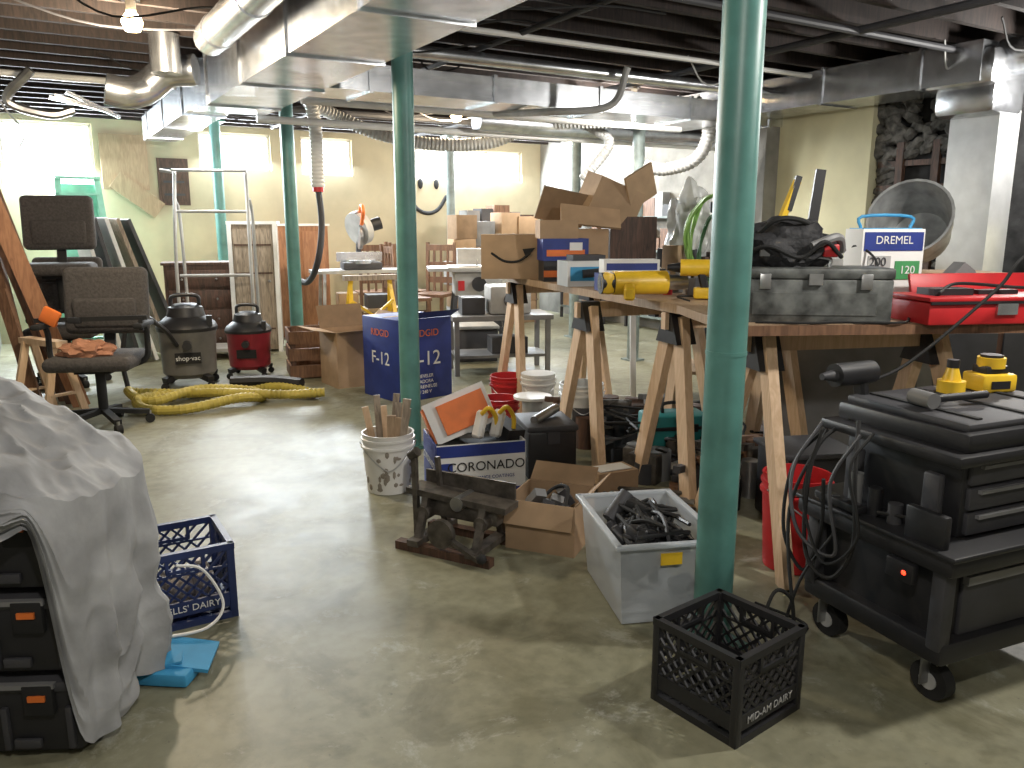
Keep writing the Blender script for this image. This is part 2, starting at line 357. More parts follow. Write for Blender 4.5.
b=B('stackable_tool_box')
for k in range(3):
    z=.02+k*.27
    b.box((0,0,z+.12),(.62,.5,.24),black,bev=.02); b.box((0,0,z+.225),(.64,.52,.035),dgrey,bev=.01)
    for x in(-.2,.2): b.box((x,-.262,z+.19),(.09,.025,.10),blackm,bev=.006); b.box((x,-.277,z+.2),(.05,.01,.018),orange)
    for x in(-.28,-.09,0,.09,.28): b.box((x,-.255,z+.09),(.02,.02,.14),dgrey,bev=.004)
    b.box((.312,0,z+.12),(.03,.2,.05),dgrey,bev=.01); b.box((.31,0,z+.2),(.02,.4,.02),orange if k==1 else dgrey)
    b.box((0,-.262,z+.235),(.5,.02,.015),grey)
    for x in(-.15,0,.15): b.box((x,-.258,z+.04),(.08,.015,.03),dgrey,bev=.004)
b.done((-1.64,2.43,0),D(3))
def tarp():
    t=bmesh.new(); NT,NR=300,120; C=Vector((-1.73,2.44,0)); V=[]
    def sm(a,b,x): x=max(0,min(1,(x-a)/(b-a))); return x*x*(3-2*x)
    ridge=lambda p: 1-abs(noise.noise(p))*2
    for j in range(NR+1):
        row=[]
        for i in range(NT):
            th=2*math.pi*i/NT-math.pi; c,s=math.cos(th),math.sin(th)
            R=(abs(c/.45)**4+abs(s/.37)**4)**(-1/4)
            f=j/NR
            deg=math.degrees(th)
            hem=.77-.72*sm(-43,-31,deg)+.45*sm(50,100,deg)
            def top(x,y): return 1.05-.44*(x-C.x)+.05*noise.noise(Vector((x*3.5,y*3.5,1)))+.025*ridge(Vector((x*6,y*6,5)))+.012*ridge(Vector((x*15,y*13,9)))
            if f<=.4:
                r=R*(f/.4); x=C.x+r*c;y=C.y+r*s; z=top(x,y)-.06*(f/.4)**5
            else:
                g=(f-.4)/.6; xe,ye=C.x+R*c,C.y+R*s; zt=top(xe,ye)-.06
                am=min(1,g*1.6)
                fold=(.020*math.sin(th*15+1.6*math.sin(th*4)+g*1.2)+.010*math.sin(th*31+2+g*3))*am+.03*noise.noise(Vector((th*2.5,g*3,3)))*am+.022*ridge(Vector((th*4,g*6,8)))*am
                r=R+.02*sm(0,.4,g)-.045*g*max(0,c)*(1 if s<.3 else .3)+fold+.012
                x=C.x+r*c; y=C.y+r*s; z=zt+(hem+.03*math.sin(th*7)+.02*math.sin(th*17)-zt)*g
            row.append(t.verts.new((x,y,z)))
        V.append(row)
    for j in range(1,NR):
        for i in range(NT):
            t.faces.new((V[j][i],V[j+1][i],V[j+1][(i+1)%NT],V[j][(i+1)%NT]))
    t.faces.new(V[1][::-1])
    bb=B('canvas_drop_cloth'); bb.merge(t,mat('canvas_cloth',(.30,.305,.31),.9,var=.35,scale=4,bump=.7))
    return bb.done()
tarp()
b=B('blue_paper_sheet'); b.box((0,0,.03),(.26,.2,.05),lblue,bev=.01); b.box((.06,.02,.07),(.22,.16,.015),lblue,rot=(.15,.2,.2)); b.box((-.03,-.02,.065),(.2,.14,.008),lblue,rot=(0,-.1,.4)); b.done((-1.27,2.67,0),D(-5))
b=B('white_cord'); b.tube([(-1.28,2.85,.34),(-1.20,2.90,.30),(-1.13,2.9,.16),(-1.16,2.8,.11),(-1.3,2.72,.11)],.006,white,seg=6); b.done()

def office_chair(loc,rz,arms=True,sc_=1.15):
    b=B('office_chair')
    for k in range(5):
        a=2*math.pi*k/5+.3; x,y=math.cos(a),math.sin(a)
        b.bar((0,0,.11),(x*.27,y*.27,.075),.045,.03,blackm); b.cyl((x*.27-y*.02,y*.27+x*.02,.03),(x*.27+y*.02,y*.27-x*.02,.03),.03,blackm,seg=14); b.cyl((x*.27,y*.27,.04),(x*.27,y*.27,.08),.01,steel)
    b.cyl((0,0,.1),(0,0,.38),.03,blackm); b.box((0,0,.39),(.22,.26,.04),blackm)
    b.box((0,0,.44),(.52,.48,.09),fabric,bev=.042,seg=4); 
    b.box((0,.25,.80),(.53,.09,.44),fabric,bev=.044,seg=5,rot=(D(-8),0,0)); b.box((0,.20,.72),(.40,.06,.2),fabric,bev=.028,seg=3)
    b.bar((0,.2,.38),(0,.28,.7),.07,.02,blackm)
    if arms:
        for s in(-1,1):
            b.tube([(s*.2,.0,.4),(s*.29,.02,.45),(s*.3,.03,.6),(s*.3,0,.66)],.018,blackm); b.box((s*.3,-.02,.67),(.06,.27,.035),blackm,bev=.014)
    return b.done(loc,rz,sc_)
office_chair((-3.30,6.3,0),D(8),True,1.24); office_chair((-4.52,8.05,0),D(15),False,1.25); office_chair((-4.5,8.02,.62),D(22),False,1.25)
b=B('crumpled_rag')
t=bmesh.new(); bmesh.ops.create_icosphere(t,subdivisions=4,radius=1)
for v in t.verts:
    v.co*=1+.35*noise.noise(v.co*2.3)+.12*noise.noise(v.co*6); v.co=Vector((v.co.x*.2,v.co.y*.14,max(-.3,v.co.z)*.09))
b.merge(t,rag); b.done((-3.34,6.2,.63))
b=B('bar_clamp'); b.bar((-.4,0,0),(.45,0,.02),.02,.035,blackm); b.box((-.28,0,.03),(.14,.05,.13),orange,bev=.02,rot=(0,.5,0)); b.box((-.1,0,-.0),(.1,.05,.05),black,bev=.01); b.box((.4,0,-.03),(.03,.03,.1),blackm); b.done((-3.30,6.2,.875),D(4))
b=B('leaning_planks')
for k in range(9):
    n=8.0+k*.18; b.bar((.30-(k%3)*.05,n,0),(-.34,n+random.uniform(-.2,.25),2.1+random.random()*.5),.14,.03,random.choice([brown,dkwood,orwood,brown]))
b.done(rz=RZ)
b=B('leaning_planks')
for k in range(4): b.bar((-4.28+k*.05,7.0-k*.06,0),(-4.55+k*.04,7.1-k*.05,1.5-.15*k),.1,.03,random.choice([brown,dkwood]))
b.done()
b=B('small_wooden_sawhorse')
for y in(-.2,.2):
    for s in(-1,1): b.bar((s*.17,y*1.2,0),(s*.03,y,.62),.06,.03,pine)
    b.bar((-.12,y*1.1,.2),(.12,y*1.1,.2),.05,.02,pine)
b.box((0,0,.63),(.1,.55,.05),pine); b.done((-3.98,6.72,0),D(60))
b=B('mint_stepladder')
for s in(-1,1): b.bar((s*.3,0,0),(s*.22,.5,2.15),.07,.03,mint); b.bar((s*.3,.95,0),(s*.22,.5,2.15),.05,.03,mint)
for k in range(7): f=(k+.7)/7.3; b.box((0,.5*f,2.15*f),(.6-.16*f,.1,.03),mint)
b.box((0,.5,2.17),(.5,.2,.03),mint); b.box((0,.62,1.6),(.5,.02,1.0),mint); b.done((-5.15,9.9,0),D(35))
b=B('leaning_cabinet_doors')
for k in range(5):
    m=[paper,dgrey,paper,oldwood,dgrey][k]
    b.box((k*.16,k*.05,.85),(.04,.62,1.7),m,rot=(0,D(-10-2*k),0)); 
b.done((-4.75,9.2,0),D(40))
b=B('dark_wood_dresser'); b.box((0,0,.55),(.8,.45,1.1),dkwood); b.box((0,0,1.12),(.86,.5,.03),dkwood)
for k in range(4): b.box((0,-.23,.18+k*.25),(.72,.02,.22),dkwood,bev=.005); b.sph((-.2,-.25,.18+k*.25),.015,steel); b.sph((.2,-.25,.18+k*.25),.015,steel)
b.done((-3.98,10.25,0),D(20))
b=B('wood_wardrobe_cabinet'); b.box((0,0,.82),(.55,.5,1.58),oldwood); b.box((0,0,1.62),(.6,.55,.04),paper); b.box((0,-.255,.82),(.46,.02,1.45),oldwood); b.box((-.27,-.26,.8),(.05,.03,1.6),paper); b.box((.27,-.26,.8),(.05,.03,1.6),paper); b.sph((.18,-.28,.9),.02,steel)
for z in (.3,1.0,1.35): b.box((0,-.268,z),(.44,.01,.02),dkwood)
b.done((-3.28,10.35,0),D(12))
b=B('pipe_garment_rack')
for s in(-1,1):
    b.tube([(s*.42,-.2,.05),(s*.42,-.18,1.2),(s*.40,0,2.22)],.02,lgrey); b.tube([(s*.42,.25,.05),(s*.42,.2,1.6),(s*.42,0,1.9)],.02,lgrey)
for z in(2.22,1.75,1.0): b.cyl((-.42,-.05,z),(.42,-.05,z),.018,lgrey)
b.cyl((-.55,-.05,2.22),(-.42,-.05,2.2),.02,lgrey); b.box((0,0,.12),(.9,.5,.04),lgrey); b.done((-3.55,9.72,0),D(10))
def shopvac(name,loc,body,rz=0,s=1.0):
    b=B(name)
    b.lathe([(0,.1),(.2,.1),(.235,.14),(.25,.5),(.26,.52),(.26,.54)],body); 
    b.lathe([(.265,.53),(.27,.56),(.25,.6),(.17,.66),(.15,.74),(.1,.77),(0,.775)],black)
    b.tube([(-.12,0,.74),(-.1,0,.84),(.1,0,.84),(.12,0,.74)],.018,black)
    for k in range(4):
        a=k*math.pi/2+.7; b.bar((math.cos(a)*.15,math.sin(a)*.15,.12),(math.cos(a)*.28,math.sin(a)*.28,.09),.07,.05,black); b.cyl((math.cos(a)*.28,math.sin(a)*.28-.02,.035),(math.cos(a)*.28,math.sin(a)*.28+.02,.035),.035,blackm,seg=14)
    b.cyl((0,-.24,.42),(0,-.34,.42),.04,black); b.box((0,-.255,.3),(.22,.012,.1),blackm); b.box((.2,-.15,.62),(.05,.06,.1),black)
    return b.done(loc,rz,s)
v1=shopvac('shop_vacuum',(-3.25,7.95,0),mat('vac_grey',(.14,.135,.125),.45),D(20),1.08); text(v1,'shop·vac',(0,-.265,.3),.06,paper)
shopvac('shop_vacuum',(-2.82,8.5,0),mat('vac_red',(.24,.02,.03),.4),D(10),.9)
b=B('yellow_air_hose')
P=[(-1.85,7.35),(-2.2,7.48),(-2.6,7.55),(-3.0,7.35),(-3.3,6.95),(-3.15,6.7),(-2.8,6.7),(-2.45,6.95),(-2.3,7.2),(-2.5,7.4),(-2.9,7.25),(-3.15,6.95),(-3.3,6.95),(-3.5,7.15),(-3.5,7.3),(-3.1,7.25),(-2.6,7.1),(-2.1,7.2),(-1.75,7.3)]
b.tube([(x,y,.05+.04*(i%3==1)+.02*(i>8)) for i,(x,y) in enumerate(P)],.045,mat('yellow_hose',(.46,.37,.07),.5),seg=10,n=10,corr=.022)
b.tube([(-2.7,7.55,.12),(-2.3,7.55,.13),(-2.0,7.46,.12)],.055,black); b.tube([(-3.25,7.68,.45),(-3.3,7.5,.65),(-3.5,7.35,.8),(-3.6,7.3,.4),(-3.55,7.25,.1)],.022,black); b.done()

def open_box(name,loc,rz,w,d,h,m,mi,flap=.6,ang=(40,-30,60,20),th=.006):
    b=B(name)
    for s in(-1,1): b.box((s*w/2,0,h/2),(th,d,h),m); b.box((0,s*d/2,h/2),(w,th,h),m)
    b.box((0,0,th),(w,d,th*2),mi)
    fl=flap*min(w,d)/2*1.2
    for k,(dx,dy) in enumerate([(0,-1),(0,1),(-1,0),(1,0)]):
        a=D(ang[k]); 
        if dy: c=(0,dy*(d/2+fl/2*math.cos(a)),h+fl/2*math.sin(a)); b.box(c,(w*.98,fl,th),mi if k%2 else m,rot=(dy*a,0,0))
        else: c=(dx*(w/2+fl/2*math.cos(a)),0,h+fl/2*math.sin(a)); b.box(c,(fl,d*.98,th),m,rot=(0,-dx*a,0))
    return b.done(loc,rz)
open_box('open_cardboard_box',(-1.64,8.1,0),D(35),.5,.44,.56,card,cardd,.9,(10,70,10,40))
b=B('wooden_crate')
for z in(.08,.26,.44): 
    for s in(-1,1): b.box((0,s*.25,z),(.6,.02,.13),brown); b.box((s*.3,0,z),(.02,.5,.13),brown)
for sx in(-1,1):
    for sy in(-1,1): b.box((sx*.27,sy*.22,.25),(.05,.05,.5),dkwood)
b.box((0,0,.02),(.6,.5,.02),brown); b.done((-2.12,8.6,0),D(20))
b=B('blue_equipment_box'); b.box((0,0,.38),(.60,.60,.76),boxblue,bev=.004); b.box((0,0,.761),(.5,.05,.002),card)
b.poly([(-.30,-.30,.762),(.30,-.30,.762),(.27,-.48,.84),(-.27,-.48,.84)],[(0,1,2,3)],boxblue)
o=b.done((-1.00,7.55,0),D(42)); text(o,'F-12',(0,-.303,.38),.19,paper); text(o,'RIDGID',(0,-.303,.62),.09,orange); 
for k in range(4): text(o,['PIPE BEVELER','BISELADORA','CHANFREINEUSE','220 / 240 V'][k],(-.05,-.303,.22-k*.05),.045,paper)
text(o,'F-12',(-.303,0,.38),.17,paper,rot=(D(90),0,D(-90)));text(o,'RIDGID',(-.303,0,.62),.09,orange,rot=(D(90),0,D(-90)))
b=B('miter_saw_stand')
b.box((0,0,1.0),(1.3,.5,.04),lgrey); 
for x in(-.5,.5):
    for y in(-.2,.2): b.bar((x*1.1,y*1.4,0),(x,y,1.0),.04,.04,steel)
b.box((0,0,.5),(1.0,.4,.03),ply); b.box((.2,0,.6),(.3,.3,.18),dgrey); b.box((-.2,0,.62),(.25,.3,.2),card)
b.box((0,0,1.07),(.5,.35,.1),dgrey,bev=.02); b.cyl((0,0,1.1),(0,0,1.14),.2,galv); b.box((0,.12,1.18),(.6,.03,.12),galv)
b.cyl((-.02,.02,1.45),(.02,.02,1.45),.17,steel,seg=32); b.lathe([(.0,-.05),(.22,-.05),(.22,.05),(0,.05)],lgrey,c=(0,.04,1.55),rot=(0,D(70),D(30))); b.cyl((.03,.02,1.55),(.28,.02,1.62),.08,black); b.tube([(0,-.15,1.6),(0,-.3,1.75),(0,-.2,1.83),(0,-.02,1.75)],.025,orange); b.bar((0,.22,1.1),(0,.1,1.5),.06,.06,dgrey)
b.done((-1.98,10.6,0),D(20))
b=B('yellow_folding_stand')
for x in(-.3,.3):
    b.bar((x,-.3,0),(x*.8,.02,.95),.05,.03,yellow); b.bar((x,.3,0),(x*.8,-.02,.95),.05,.03,yellow)
b.bar((-.3,-.2,.3),(.25,-.1,.7),.03,.03,yellow); b.bar((.3,-.2,.3),(-.25,-.1,.7),.03,.03,yellow); b.box((0,0,.97),(.65,.12,.06),oldwood); b.done((-1.72,9.75,0),D(25))
b=B('orange_wood_cabinet'); b.box((0,0,.8),(.75,.45,1.55),orwood); 
for s in(-1,1): b.box((s*.18,-.23,.8),(.33,.02,1.4),orwood,bev=.004); b.sph((s*.05,-.25,.85),.02,steel)
b.box((0,0,1.59),(.8,.5,.03),paper); b.done((-3.05,11.6,0),D(25))
b=B('table_saw'); b.box((0,0,1.05),(.75,.65,.06),lgrey,bev=.01); b.box((.6,0,1.05),(.45,.65,.04),dgrey); b.box((-.5,0,1.05),(.25,.65,.04),lgrey)
b.box((0,0,.87),(.6,.5,.3),lgrey,bev=.02); 
for x in(-.33,.33):
    for y in(-.25,.25): b.bar((x*1.1,y*1.1,0),(x*.85,y*.85,.75),.05,.03,dgrey)
b.box((0,-.27,.3),(.7,.03,.05),dgrey); b.box((.25,0,1.12),(.05,.66,.06),galv); b.cyl((-.004,0,1.1),(.004,0,1.1),.12,steel); b.cyl((.0,-.26,.87),(0,-.32,.87),.09,black); b.box((-.22,-.26,.85),(.08,.03,.12),red)
b.box((0,0,.35),(.5,.4,.3),dgrey); b.box((-.1,0,1.2),(.3,.2,.2),lgrey)
b.done((-.45,10.3,0),D(8))
b=B('low_storage_bin'); b.box((0,0,.2),(.5,.4,.4),dgrey,bev=.02); b.box((0,0,.41),(.54,.44,.04),lgrey,bev=.01); b.done((-.45,9.55,0),D(10))
b=B('grey_shop_table'); b.box((0,0,.62),(1.1,.6,.05),grey)
for x in(-.5,.5):
    for y in(-.25,.25): b.box((x,y,.3),(.05,.05,.6),grey)
b.box((.1,0,.8),(.45,.4,.3),lgrey,bev=.02); b.cyl((.1,-.2,.8),(.1,-.24,.8),.08,dgrey); b.box((-.3,0,.74),(.25,.3,.18),dgrey); b.box((0,0,.2),(1,.5,.03),grey); b.box((.1,0,.3),(.4,.3,.18),dgrey); b.done((-.15,8.8,0),D(12))
def wchair(loc,rz):
    b=B('wooden_chair')
    for x in(-.2,.2):
        b.bar((x,-.2,0),(x,-.18,.45),.04,.04,brown); b.bar((x,.22,0),(x,.26,1.15),.04,.04,brown)
    b.box((0,0,.47),(.45,.45,.04),brown)
    for z in(.65,.85,1.08): b.box((0,.245,z),(.4,.02,.08),brown)
    for x in(-.1,0,.1): b.bar((x,.24,.5),(x,.25,1.1),.03,.02,brown)
    b.box((0,-.19,.2),(.4,.02,.03),brown); b.box((0,.2,.2),(.4,.02,.03),brown)
    b.done(loc,rz,1.15)
wchair((-1.65,12.9,0),D(40)); wchair((-1.2,12.3,0),D(-20)); wchair((-2.2,12.7,0),D(200)); wchair((-1.5,11.6,0),D(120))
b=B('wooden_shelving_unit')
for x in(-.7,.7):
    for y in(-.2,.2): b.box((x,y,.8),(.05,.05,1.6),brown)
for z in(.3,.8,1.25,1.6): b.box((0,0,z),(1.5,.45,.03),oldwood)
random.seed(12)
for z in(.3,.8,1.25,1.6):
    x=-.6
    while x<.55:
        w=random.uniform(.12,.3); h=random.uniform(.12,.3); b.box((x+w/2,0,z+.015+h/2),(w,.3,h),random.choice([card,dgrey,lgrey,dkwood,brown,red,grey,orwood])); x+=w+.03
b.done((-.3,13.9,0),D(31))
for (px,py,sd) in [(2.3,12.3,2),(3.2,10.8,6),(1.35,13.6,9)]:
    b=B('metal_shelf_of_boxes'); random.seed(sd)
    for x in(-.6,.6):
        for y in(-.2,.2): b.box((x,y,.95),(.04,.04,1.9),dgrey)
    for z in(.2,.7,1.2,1.7):
        b.box((0,0,z),(1.25,.45,.03),greypaint); x=-.57
        while x<.45:
            w=random.uniform(.1,.3); h=random.uniform(.12,.36); b.box((x+w/2,random.uniform(-.05,.02),z+.015+h/2),(w,.3,h),random.choice([card,dgrey,black,grey,oldwood,dkwood,lgrey,brown])); x+=w+.02
    b.done((px,py,0),D(-59))
b=B('stacked_cartons'); random.seed(17)
for x0 in (-.55,-.15,.25,.6):
    z=0
    while z<1.45: 
        h=random.uniform(.22,.4); b.box((x0+random.uniform(-.04,.04),random.uniform(-.05,.05),z+h/2),(.36,.32,h),random.choice([card,oldwood,lgrey,grey,card,cardd]),rot=(0,0,random.uniform(-.15,.15)),bev=.004); z+=h
b.done((-.35,13.0,0),D(31))

# ---------------- work tables ----------------
ZT=1.17
def sawhorse(loc,rz,L=.95,H=1.115,spread=.3):
    b=B('sawhorse'); b.box((L/2,0,H-.05),(L+.1,.045,.1),pine)
    for x in(.04,L-.04):
        for s in(-1,1): b.bar((x+(-.06 if x<.5*L else .06),s*spread,0),(x,s*.045,H-.03),.05,.10,pine)
        b.poly([(x-.065,-.115,H-.18),(x+.065,-.115,H-.18),(x+.065,-.035,H+.004),(x-.065,-.035,H+.004),(x-.065,.115,H-.18),(x+.065,.115,H-.18),(x+.065,.035,H+.004),(x-.065,.035,H+.004)],[(0,1,2,3),(4,7,6,5),(3,2,6,7),(0,3,7,4),(1,5,6,2)],black)
    return b.done(loc,rz)
sawhorse((.46,5.20,0),D(21),.85,spread=.33); sawhorse((.92,4.62,0),D(21),.8); sawhorse((.0,7.0,0),D(21),.8); sawhorse((1.16,3.80,0),D(12),1.0,spread=.45)
b=B('plywood_tabletop'); b.box((.45,1.3,ZT-.025),(.9,2.7,.05),ply); b.done((.91,4.5,0),D(21))
b=B('plywood_tabletop'); b.box((.9,.47,ZT-.02),(1.85,.9,.045),ply); b.box((.9,.0,ZT-.022),(1.85,.02,.045),brown); b.done((1.02,3.53,0),D(5))
def on1(a,t,z=ZT):
    r=D(21); return (.91+a*math.cos(r)-t*math.sin(r),4.5+a*math.sin(r)+t*math.cos(r),z)
b=B('metal_toolbox'); b.box((0,0,.10),(.68,.27,.2),toolgrey,bev=.008); b.box((0,0,.225),(.69,.28,.05),toolgrey,bev=.012)
for x in(-.22,.22): b.box((x,-.143,.19),(.05,.012,.07),steel,bev=.003)
b.box((0,-.145,.2),(.06,.012,.05),steel); b.tube([(-.09,0,.25),(-.08,0,.29),(.08,0,.29),(.09,0,.25)],.01,steel); b.box((0,-.137,.09),(.54,.004,.1),toolgrey)
b.done((1.38,3.75,ZT),D(-7))
b=B('black_tool_bag')
t=bmesh.new(); bmesh.ops.create_icosphere(t,subdivisions=4,radius=1)
for v in t.verts:
    v.co*=1+.3*noise.noise(v.co*2)+.15*noise.noise(v.co*5); v.co=Vector((v.co.x*.24,v.co.y*.14,max(-.6,v.co.z)*.14+.084))
b.merge(t,mat('black_nylon',(.016,.016,.018),.7,bump=.6,scale=25))
b.tube([(-.15,-.05,.12),(-.05,-.12,.22),(.1,-.08,.20),(.17,0,.1)],.012,blackm); b.tube([(.1,-.15,.1),(.22,-.12,.14),(.27,-.03,.08)],.02,grey); b.tube([(-.2,-.1,.05),(-.1,-.17,.1),(.05,-.16,.05),(.15,-.17,.12),(.25,-.1,.05)],.01,blackm)
b.box((.2,-.1,.08),(.07,.04,.06),red,bev=.01); b.box((-.1,-.14,.08),(.05,.02,.05),grey)
b.bar((-.02,.05,.15),(.08,.1,.40),.025,.03,yellow); b.bar((.04,.08,.26),(.085,.1,.42),.028,.035,black); b.bar((.14,.05,.1),(.18,.08,.45),.045,.02,black)
b.done((1.27,3.83,ZT+.245),D(-5))
b=B('rotary_tool_box'); b.box((0,0,.21),(.33,.16,.42),paper,bev=.003); b.box((0,-.082,.36),(.31,.004,.09),boxblue); b.box((0,.0,.422),(.30,.14,.004),lblue); b.box((-.07,-.082,.22),(.12,.004,.14),lgrey); b.cyl((-.12,-.09,.16),(.0,-.09,.2),.018,dgrey); b.box((.08,-.083,.22),(.13,.004,.09),mat('pack_green',(.06,.28,.10),.5))
b.tube([(-.13,0,.42),(-.13,0,.48),(.13,0,.48),(.13,0,.42)],.008,lblue,n=4)
o=b.done((1.86,4.06,ZT),D(8)); text(o,'DREMEL',(0,-.086,.365),.055,paper); text(o,'200',(-.08,-.088,.26),.06,dgrey); text(o,'120',(.08,-.088,.22),.055,paper)
b=B('galvanized_tub'); b.lathe([(0,.0),(.17,.0),(.18,.02),(.215,.2),(.222,.205),(.235,.32),(.247,.325),(.247,.337),(.232,.335),(.165,.03),(0,.02)],tubm,rot=(D(66),0,D(-48)),c=(0,.15,.19))
for z in(.10,.2): b.lathe([(.165+z*.21,z-.006),(.174+z*.21,z),(.165+z*.21,z+.006)],tubm,rot=(D(66),0,D(-48)),c=(0,.15,.19))
b.done((2.25,4.32,ZT+.20),D(8),.86)
b=B('cardboard_box_stand'); b.box((0,0,.10),(.40,.32,.20),card,bev=.004); b.done((2.32,4.24,ZT),D(5))
b=B('metal_shroud'); b.poly([(0,0,0),(.26,0,0),(.25,0,.13),(.2,0,.22),(.14,0,.26),(.08,0,.2),(0,.08,0),(.26,.08,0),(.25,.08,.13),(.2,.08,.22),(.14,.08,.26),(.08,.08,.2)],[(0,1,2,3,4,5),(11,10,9,8,7,6),(0,6,7,1),(1,7,8,2),(2,8,9,3),(3,9,10,4),(4,10,11,5),(5,11,6,0)],grey); b.done((2.08,3.93,ZT),D(10))
b=B('red_toolbox'); b.box((0,0,.05),(.75,.3,.10),red,bev=.01); b.box((0,.0,.115),(.76,.31,.02),red,bev=.006); b.box((0,-.155,.07),(.1,.015,.05),galv); b.box((0,-.157,.10),(.75,.01,.012),black)
b.box((.1,.19,.15),(.7,.02,.12),red,rot=(D(-20),0,0),bev=.006); b.box((-.2,0,.14),(.2,.12,.03),black); b.box((.05,0,.135),(.2,.06,.02),black); b.cyl((.2,-.08,.14),(.34,.05,.14),.02,steel)
b.tube([(-.3,-.1,.14),(-.1,.05,.17),(.1,-.08,.16),(.3,.0,.15)],.008,cable,seg=6)
b.done((2.20,3.74,ZT),D(8))
b=B('heat_gun'); b.cyl((-.16,0,.07),(.1,0,.07),.055,yellow); b.cyl((.1,0,.07),(.2,0,.07),.035,steel); b.bar((-.08,0,.05),(-.13,-.16,.03),.05,.06,yellow,.01); b.box((-.19,0,.07),(.06,.1,.1),yellow,bev=.02); b.cyl((-.22,0,.07),(-.16,0,.07),.05,black); b.done(on1(.06,.42),D(10),1.3)
b=B('yellow_power_drill'); b.cyl((-.1,0,.17),(.08,0,.17),.045,yellow); b.cyl((.08,0,.17),(.15,0,.17),.028,black,r1=.015); b.bar((-.03,0,.15),(-.06,0,.04),.045,.06,black,.01); b.box((-.06,0,.035),(.13,.08,.06),yellow,bev=.01); b.box((-.02,-.046,.17),(.08,.01,.03),black); b.done(on1(.28,.22),D(170),1.1)
b=B('red_can'); b.cyl((0,0,0),(0,0,.1),.03,red); b.cyl((0,0,.1),(0,0,.115),.025,paper); b.done(on1(.30,.55))
b=B('pipe_fitting_boxes'); b.box((0,0,.05),(.35,.16,.1),boxblue); b.box((0,-.081,.05),(.3,.003,.05),paper); b.box((.02,.02,.14),(.33,.15,.08),paper); b.box((.02,-.056,.14),(.3,.003,.04),boxblue); b.box((-.1,-.083,.05),(.05,.003,.04),orange); b.done(on1(.22,.95),D(5),1.15)
b=B('power_tool_carton'); b.box((0,0,.09),(.34,.24,.18),paper); b.box((0,-.122,.09),(.3,.004,.1),lblue); b.cyl((-.06,-.125,.09),(.08,-.125,.1),.03,dgrey); b.box((.02,.03,.2),(.25,.15,.04),dgrey); b.done(on1(.15,1.45),D(15))
b=B('power_tool_carton'); b.box((0,0,.08),(.34,.24,.16),black); b.box((0,-.122,.06),(.34,.004,.05),orange); b.box((0,0,.245),(.36,.26,.17),boxblue); b.box((0,-.132,.22),(.3,.004,.05),orange); b.box((.08,-.133,.27),(.1,.004,.06),paper); b.box((-.05,0,.40),(.3,.22,.14),card); b.done(on1(.2,1.95),D(8))
b=B('cardboard_carton'); b.box((0,0,.17),(.48,.34,.34),card,bev=.003); b.box((0,0,.341),(.46,.05,.002),oldwood)
b.tube([(-.16,-.173,.2),(-.06,-.173,.14),(.05,-.173,.14),(.14,-.173,.2)],.010,blackm,seg=5); b.poly([(.11,-.174,.16),(.18,-.174,.24),(.08,-.174,.23)],[(0,1,2)],blackm); b.done(on1(-.04,2.40),D(-4),1.05)
b=B('crumpled_cardboard_boxes'); 
b.box((0,0,.2),(.5,.35,.4),card); b.box((.3,.1,.62),(.45,.3,.35),card,rot=(.2,.35,.3)); b.box((-.1,.05,.58),(.42,.02,.3),cardd,rot=(.5,.2,.1)); b.box((.1,-.15,.5),(.5,.02,.2),card,rot=(-.7,.1,0)); b.box((.55,0,.75),(.3,.02,.3),card,rot=(.3,-.5,.4)); b.box((.5,.2,.25),(.4,.4,.5),dkwood); b.done(on1(.5,2.35),D(5))
b=B('assorted_tools_clutter'); random.seed(21)
for k in range(40):
    p=on1(random.uniform(.4,.85),random.uniform(.4,1.9),0); q=(p[0]-1.2,p[1]-5.5)
    h=random.uniform(.03,.15)
    if k%3: b.box((q[0],q[1],h/2),(random.uniform(.06,.2),random.uniform(.05,.14),h),random.choice([dgrey,grey,black,black,card,dkwood,dgrey,grey]),rot=(0,0,random.random()*3),bev=.006)
    else: b.cyl((q[0],q[1],0),(q[0],q[1],h),.03,random.choice([steel,dgrey,black,lgrey]))
b.done((1.2,5.5,ZT))
b=B('second_workbench'); b.box((0,0,1.08),(1.6,.8,.05),oldwood)
for x in(-.7,.7):
    for y in(-.35,.35): b.box((x,y,.53),(.08,.08,1.05),oldwood)
b.box((0,0,.3),(1.5,.7,.03),ply); b.done((2.15,7.3,0),D(-10))
b=B('coiled_green_hose')
pts=[]
for k in range(60): a=k*.55; pts.append((.19*math.cos(a)*(1+.15*math.sin(k)),.08*math.sin(k*1.7),.38+.36*math.sin(a)))
b.tube(pts,.014,green,seg=6,n=4); b.tube([(p[0]*.8+.05,p[1]-.03,p[2]*.8) for p in pts[:22]],.012,mat('dark_green',(.04,.12,.05),.5),seg=6,n=4); b.done((1.68,6.85,1.1),D(-20))
b=B('clear_plastic_sheet')
t=bmesh.new(); bmesh.ops.create_icosphere(t,subdivisions=4,radius=1)
for v in t.verts:
    v.co*=1+.4*noise.noise(v.co*2.4)+.1*noise.noise(v.co*7); v.co=Vector((v.co.x*.2,v.co.y*.16,v.co.z*.42+.42))
b.merge(t,mat('milky_plastic',(.62,.63,.61),.25,bump=.6,scale=8)); b.done((1.62,7.35,1.1))
b=B('bench_clutter'); random.seed(33)
for k in range(46):
    h=random.uniform(.06,.32); x=random.uniform(-.75,.7); y=random.uniform(-.35,.3)
    if k%3: b.box((x,y,h/2),(random.uniform(.08,.3),random.uniform(.06,.2),h),random.choice([dgrey,grey,black,black,card,dkwood,lgrey,brown]),rot=(0,0,random.random()*3),bev=.006)
    else: b.cyl((x,y,0),(x+random.uniform(-.1,.1),y,h*1.6),.03,random.choice([steel,dgrey,black,yellow]))
b.done((2.15,7.3,1.105),D(-10))

